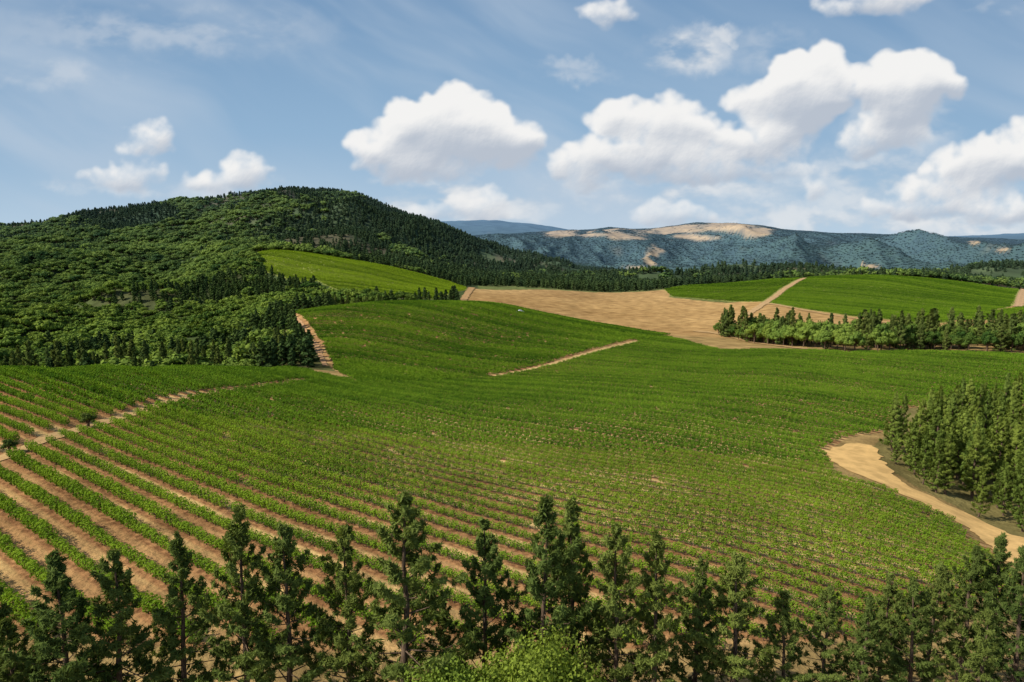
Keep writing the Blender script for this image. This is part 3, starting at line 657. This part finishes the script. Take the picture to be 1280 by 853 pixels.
def visible(X,Y,h=16.0):
    i=np.clip(np.round((X/Y-Agr[0])/(Agr[1]-Agr[0])).astype(int),0,699); j=np.clip(np.searchsorted(Ygr,Y)-4,0,699)
    return (height(X,Y)+h-CZ)/Y>HM[i,j]
def allow(X,Y):
    u=X/Y*F*.98+640
    ym=np.interp(u,[0,200,345,385,408,420,425,590,592,720,838,842,1280],[235,250,266,270,278,470,565,600,885,890,912,985,985])
    ok=Y>ym
    for V in (V1,V2,V3,V4,V5,V6,TAN): ok&=~pip(X,Y,V)
    for k in ('dirt_track.002','dirt_track.005'):
        pl,W=RL[k]; ok&=pdist(X,Y,pl[::3])>W.max()*.5+2.5
    return ok
X,Y=grid_pts(230,620,7.0); ok=allow(X,Y)&visible(X,Y); X=X[ok];Y=Y[ok]
X1,Y1=grid_pts(620,1100,8.2); ok=allow(X1,Y1)&visible(X1,Y1); X=np.r_[X,X1[ok]];Y=np.r_[Y,Y1[ok]]
X2,Y2=grid_pts(1100,2750,9.2); ok=allow(X2,Y2)&visible(X2,Y2); X2=X2[ok];Y2=Y2[ok]
X=np.r_[X,X2];Y=np.r_[Y,Y2]
uq=X/Y*F*.98+640
thr=1-.60*scrub(X,Y)     # thinner tree cover on the scrub patches
thr=np.where(uq>600,np.clip((fbm(X/160+4,Y/160,4)-.42)*8,.12,.95),thr)
keep=RNG.random(len(X))<thr
uf=(uq>320)&(uq<600)&(Y>600)&(Y<760); keep&=~(uf&(pdist(X,Y,np.r_[V3,V3[:1]])<14))
X=X[keep];Y=Y[keep];uq=uq[keep]; kind=fbm(X/150+31,Y/150+9,4)-.07*(1-sst(Y,800,1300))+.12*(1-sst(Y,300,380))+.14*sst(Y,1300,1900)+.24*sst(X/Y,-.40,-.24)+RNG.normal(0,.05,len(X))
con=(kind>.63)
con|=(X/Y>-.12)&(RNG.random(len(X))<np.where(uq>800,.45,.75))
Z=height(X,Y); big=1+.22*sst(Y,620,1100)
n=con.sum(); s=RNG.uniform(.65,1.25,n); b_=big[con]; S=np.c_[s*RNG.uniform(.95,1.4,n)*b_,s*RNG.uniform(.95,1.4,n)*b_,s*.92]
scatter('conifer_forest',np.c_[X,Y,Z-.2][con],RNG.uniform(0,6.28,n),S,cf,'dense dark conifer forest covering the hillside','forest')
n=(~con).sum(); s=(RNG.uniform(.65,1.2,n)+1.0*RNG.random(n)**3)*big[~con]; S=np.c_[s*1.15,s*1.15,s*RNG.uniform(.75,1.0,n)]
scatter('oak_woodland',np.c_[X,Y,Z-.3][~con],RNG.uniform(0,6.28,n),S,ok_,'bright green oak woodland with scrub on the slope','forest')
print('FOREST',con.sum(),(~con).sum())
X,Y=grid_pts(2750,7000,17.0); ok=visible(X,Y,8); X=X[ok];Y=Y[ok]
Z=height(X,Y); dr=far_dry(X,Y,Z)
keep=(RNG.random(len(X))>np.clip(dr*1.15,0,.98)); X=X[keep];Y=Y[keep];Z=Z[keep]
n=len(X); s=RNG.uniform(.9,1.5,n); scatter('mountain_forest',np.c_[X,Y,Z-1.5],RNG.uniform(0,6.28,n),np.c_[s*1.9,s*1.9,s*.5],fo_,'hazy blue green forest on far mountainside','forest')
print('FARFOREST',n)
# ------------------------------------------------------------------ pickup parked in the dry field
def simple_mat(name,c,r=.4,metal=0):
    m,nt=newmat(name); b=N(nt,'ShaderNodeBsdfPrincipled',i_Roughness=r,i_Metallic=metal); 
    nzz=N(nt,'ShaderNodeTexNoise',i_Scale=4.0); cc=mix(nt,nzz.outputs['Fac'],tuple(x*.85 for x in c),c); L(nt,cc,b.inputs['Base Color'])
    o=N(nt,'ShaderNodeOutputMaterial'); L(nt,b.outputs[0],o.inputs[0]); return m
def prof_mesh(name,prof,w,mat,inset=0):
    V=[];n=len(prof)
    for sgn in (-1,1):
        for (x,z) in prof: V.append((x,sgn*(w/2-inset*(1 if z>1.1 else 0)),z))
    Fc=[tuple(range(n)),tuple(range(2*n-1,n-1,-1))]+[(i,i+n,(i+1)%n+n,(i+1)%n) for i in range(n)]
    me=bpy.data.meshes.new(name); me.from_pydata(V,[],Fc); me.materials.append(mat); return me
Mw=simple_mat('white_paint',(.8,.8,.78)); Mg=simple_mat('dark_glass',(.03,.035,.04),.1); Mt=simple_mat('tyre_rubber',(.03,.03,.03),.8)
x,y=ray(650,391); tk=bpy.data.objects.new('pickup_truck',None); tk.location=(x,y,float(height(x,y))); tk.rotation_euler=(0,0,.3); link(tk); tk['label']='small white pickup truck parked on the dry field'; tk['category']='truck'
link(bpy.data.objects.new('body',prof_mesh('truck_body',[(-2.6,.5),(2.6,.5),(2.65,.95),(1.5,1.1),(.9,1.75),(-.7,1.8),(-.85,1.15),(-2.65,1.15)],1.9,Mw,.12)),tk)
link(bpy.data.objects.new('window',prof_mesh('truck_window',[(1.28,1.2),(.85,1.66),(-.6,1.7),(-.65,1.2)],1.72,Mg)),tk)
for sx in (-1.6,1.7):
    for sy in (-.85,.85):
        b=MB(); b.tube([(sx,sy-.13,.38),(sx,sy+.13,.38)],[.38,.38],16,0); 
        b.add([(sx,sy-.13,.38)]+[(sx+.38*math.cos(k*math.pi/8),sy-.13,.38+.38*math.sin(k*math.pi/8)) for k in range(16)],[(0,k+1,(k+1)%16+1) for k in range(16)],.5,0)
        b.add([(sx,sy+.13,.38)]+[(sx+.38*math.cos(k*math.pi/8),sy+.13,.38+.38*math.sin(k*math.pi/8)) for k in range(16)],[(0,(k+1)%16+1,k+1) for k in range(16)],.5,0)
        link(bpy.data.objects.new('wheel',b.mesh('truck_wheel',[Mt])),tk)
# ------------------------------------------------------------------ sky backdrop: far cylinder wall with clouds
SA=np.linspace(-1.05,1.05,2000); SE=np.linspace(-.03,.42,600)
A2,E2=np.meshgrid(SA,SE)
dy=math.cos(TH)-E2*math.sin(TH); dz=math.sin(TH)+E2*math.cos(TH)
PU=640+F*A2/dy; PV=426.5-F*dz/dy
w1x=fbm(PU/38+3,PV/38+9,5)-.5; w1y=fbm(PU/38+43,PV/38+29,5)-.5
w2x=fbm(PU/10+3,PV/10+9,5)-.5; w2y=fbm(PU/10+43,PV/10+29,5)-.5
WU=PU+w1x*36+w2x*18; WV=PV+w1y*30+w2y*17
SOL=[(186,172,36,21),(162,181,17,11),(157,223,54,19),(172,214,32,16),(286,226,56,18),(306,217,34,21),(262,231,40,12),
 (548,166,78,44),(500,196,72,30),(610,180,62,42),(556,206,116,20),(470,182,40,24),(578,140,46,26),(636,190,38,24),
 (800,155,60,32),(850,167,54,32),(790,198,88,28),(736,206,44,28),(880,200,60,25),(958,182,72,30),(1000,124,58,48),(1040,103,44,36),(952,133,44,32),(1134,122,48,46),(1118,165,46,26),(1164,114,30,30),(900,216,146,15),(735,228,44,12),(1085,180,40,20),
 (1085,4,72,18),(1110,-10,60,22),(762,14,38,18),
 (1240,214,80,32),(1190,240,80,25),(1130,266,66,16),(1275,190,60,30),(1340,200,80,50),(1250,264,105,17),(1200,264,116,13),
 (835,269,54,15),(826,261,26,15),(1014,238,20,14),(590,262,58,20),(545,262,48,14),(625,250,30,18)]
rg=np.random.default_rng(5)
H=np.zeros_like(PU)
def splat(u,v,rx,ry,hgt):
    da=(rx+45)/F*1.1; a0=(u-640)/F
    i0=max(0,int(np.searchsorted(SA,a0*1.0-da-.05))); i1=min(len(SA),int(np.searchsorted(SA,a0+da+.05)))
    if i1<=i0: return
    q=1-((WU[:,i0:i1]-u)/rx)**2-((WV[:,i0:i1]-v)/ry)**2
    h=hgt*np.sqrt(np.clip(q,0,None)); H[:,i0:i1]=np.maximum(H[:,i0:i1],h)
for (u,v,rx,ry) in SOL:
    splat(u,v,rx*.95,ry*.95,max(ry*.8,18))
    n=int(5+rx*ry/150)
    for _ in range(n):
        th=rg.uniform(-.1,math.pi+.1); rr=rg.uniform(.35,.95); pu=u+math.cos(th)*rx*rr; pv=v-math.sin(th)*ry*rr
        r=max(6,min(ry*rg.uniform(.3,.65),22))
        splat(pu,pv,r*1.2,r,max(ry*.6,12)*math.sqrt(max(0,1-rr*rr))+r*.8)
Hs=gsm(gsm(H,2.8,0),2.8,1)
en=.6*fbm(PU/16,PV/16,6)+.4*fbm(PU/40+3,PV/34,4)
thin=np.ones_like(PU); 
for (u,v,rx,ry) in ((590,266,110,26),(835,270,70,20)): thin=np.minimum(thin,1-.3*np.exp(-((PU-u)/rx)**2-((PV-v)/ry)**2))
alpha=sst(Hs+(en-.50)*30,.2,24)*thin*sst(Hs,.2,5)
Hm=gsm(gsm(Hs,4.5,0),4.5,1); Hl=gsm(gsm(Hs,17,0),17,1)
det=fbm(PU/20+8,PV/20,6)*6
def grad(h): 
    gy,gx=np.gradient(h); return gx/1.2,gy/1.0
gx,gy=grad(Hm*.75+Hs*.12+det); lx,ly_=grad(Hl)
shade=.67+gx*.15-gy*.24-ly_*1.20+lx*.30-.009*np.clip(Hl-14,0,14)  # lit and shaded cloud sides painted into vertex colours from puff relief
shade=sst(np.clip(shade,0,1),.02,.90)
low_=(0.48,.535,.62); hi=(.90,.895,.885)
cc=np.array(low_)*(1-shade[...,None])+np.array(hi)*shade[...,None]
tv=np.clip(PV/300,0,1.1)[...,None]
top=np.array((.185,.325,.52)); midc=np.array((.285,.45,.64)); bot=np.array((.49,.63,.76))
skyc=np.where(tv<.55,top+(midc-top)*(tv/.55),midc+(bot-midc)*np.clip((tv-.55)/.45,0,1)**1.2)
c_,s_=math.cos(.42),math.sin(.42)
ox=(fbm(PU/300,PV/300,3)-.5)*160; oy=(fbm(PU/300+9,PV/300,3)-.5)*120
vu=((PU+ox)*c_+(PV+oy)*s_)/420; vv=(-(PU+ox)*s_+(PV+oy)*c_)/75
veil=sst(.7*fbm(vu,vv,4)+.3*fbm(vu*3,vv*2.5,4),.36,.78)*.55*(.4+.6*sst(fbm(PU/350+4,PV/250+2,3),.35,.65))
skyc=skyc*(1-veil[...,None])+np.array((.52,.61,.72))*veil[...,None]
SOFT=[(862,62,60,32,.95),(905,45,24,16,.7),(600,258,110,38,1.0),(545,240,100,28,.9),(500,262,60,20,.7),(640,280,60,18,.7),(720,90,60,14,.35),(1000,272,200,26,.7),(1180,280,190,26,.85),(960,60,60,30,.3),(860,235,190,26,.75),(1250,15,40,16,.4),(290,238,90,20,.6),(160,232,80,16,.5),(200,40,220,34,.35),(80,90,140,24,.3),(1100,220,100,36,.7),(1060,250,80,24,.6),(1250,270,140,30,.7),(1130,150,80,50,.6),(80,225,40,10,.3)]
soft=np.zeros_like(PU)
for (u,v,rx,ry,k) in SOFT:
    l=np.sqrt(((WU-u)/rx)**2+((WV-v)/ry)**2); soft=np.maximum(soft,k*(1-sst(l,.1,1.3)))
sn=fbm(PU/45,PV/22,5)
soft*=sst(sn,.28,.62)
sc3=np.array((.62,.67,.73))*(1-sst(sn,.4,.7)[...,None])+np.array((.80,.81,.82))*sst(sn,.4,.7)[...,None]
skyc=skyc*(1-soft[...,None])+sc3*soft[...,None]
fin=skyc*(1-alpha[...,None])+cc*alpha[...,None]
R=32000.0; nr_=1/np.sqrt(1+A2**2)
SV=np.stack([A2*nr_*R,nr_*R,CZ+E2*nr_*R],-1).reshape(-1,3)
m_s,nts=newmat('sky_air'); at=N(nts,'ShaderNodeAttribute',attribute_name='ground_col'); em=N(nts,'ShaderNodeEmission'); L(nts,at.outputs['Color'],em.inputs[0]); o_=N(nts,'ShaderNodeOutputMaterial'); L(nts,em.outputs[0],o_.inputs[0])
m_s.cycles.emission_sampling='NONE'
so_=surf('sky',SV,A2.shape,m_s,fin,None); so_['label']='blue sky with white cumulus clouds and thin cirrus'; so_['category']='sky'
# ------------------------------------------------------------------ world + sun
AZ=math.radians(-108); EL=math.radians(41)
w=bpy.data.worlds.new('World'); scene.world=w; w.use_nodes=True; nt=w.node_tree; nt.nodes.clear()
sky=N(nt,'ShaderNodeTexSky',sky_type='NISHITA'); sky.sun_disc=False; sky.sun_elevation=EL; sky.sun_rotation=AZ%(2*math.pi); sky.air_density=1.0; sky.dust_density=1.2; sky.ozone_density=1.5
bg=N(nt,'ShaderNodeBackground'); bg.inputs[1].default_value=.13; L(nt,sky.outputs[0],bg.inputs[0])
wo=N(nt,'ShaderNodeOutputWorld'); L(nt,bg.outputs[0],wo.inputs[0])
sl=bpy.data.lights.new('sun','SUN'); sl.energy=5.0; sl.angle=math.radians(.5); sl.color=(1,.94,.83)
so=bpy.data.objects.new('sun',sl); link(so)
d=Vector((math.sin(AZ)*math.cos(EL),math.cos(AZ)*math.cos(EL),math.sin(EL)))
so.rotation_euler=d.to_track_quat('Z','Y').to_euler()
cd=bpy.data.cameras.new('camera'); cd.lens=24; cd.sensor_width=36; cd.clip_start=.5; cd.clip_end=60000
co=bpy.data.objects.new('camera',cd); co.location=(0,0,CZ); co.rotation_euler=(math.radians(90)-TH,0,0); link(co); scene.camera=co
scene.view_settings.view_transform='Standard'; scene.view_settings.look='None'; scene.view_settings.exposure=0
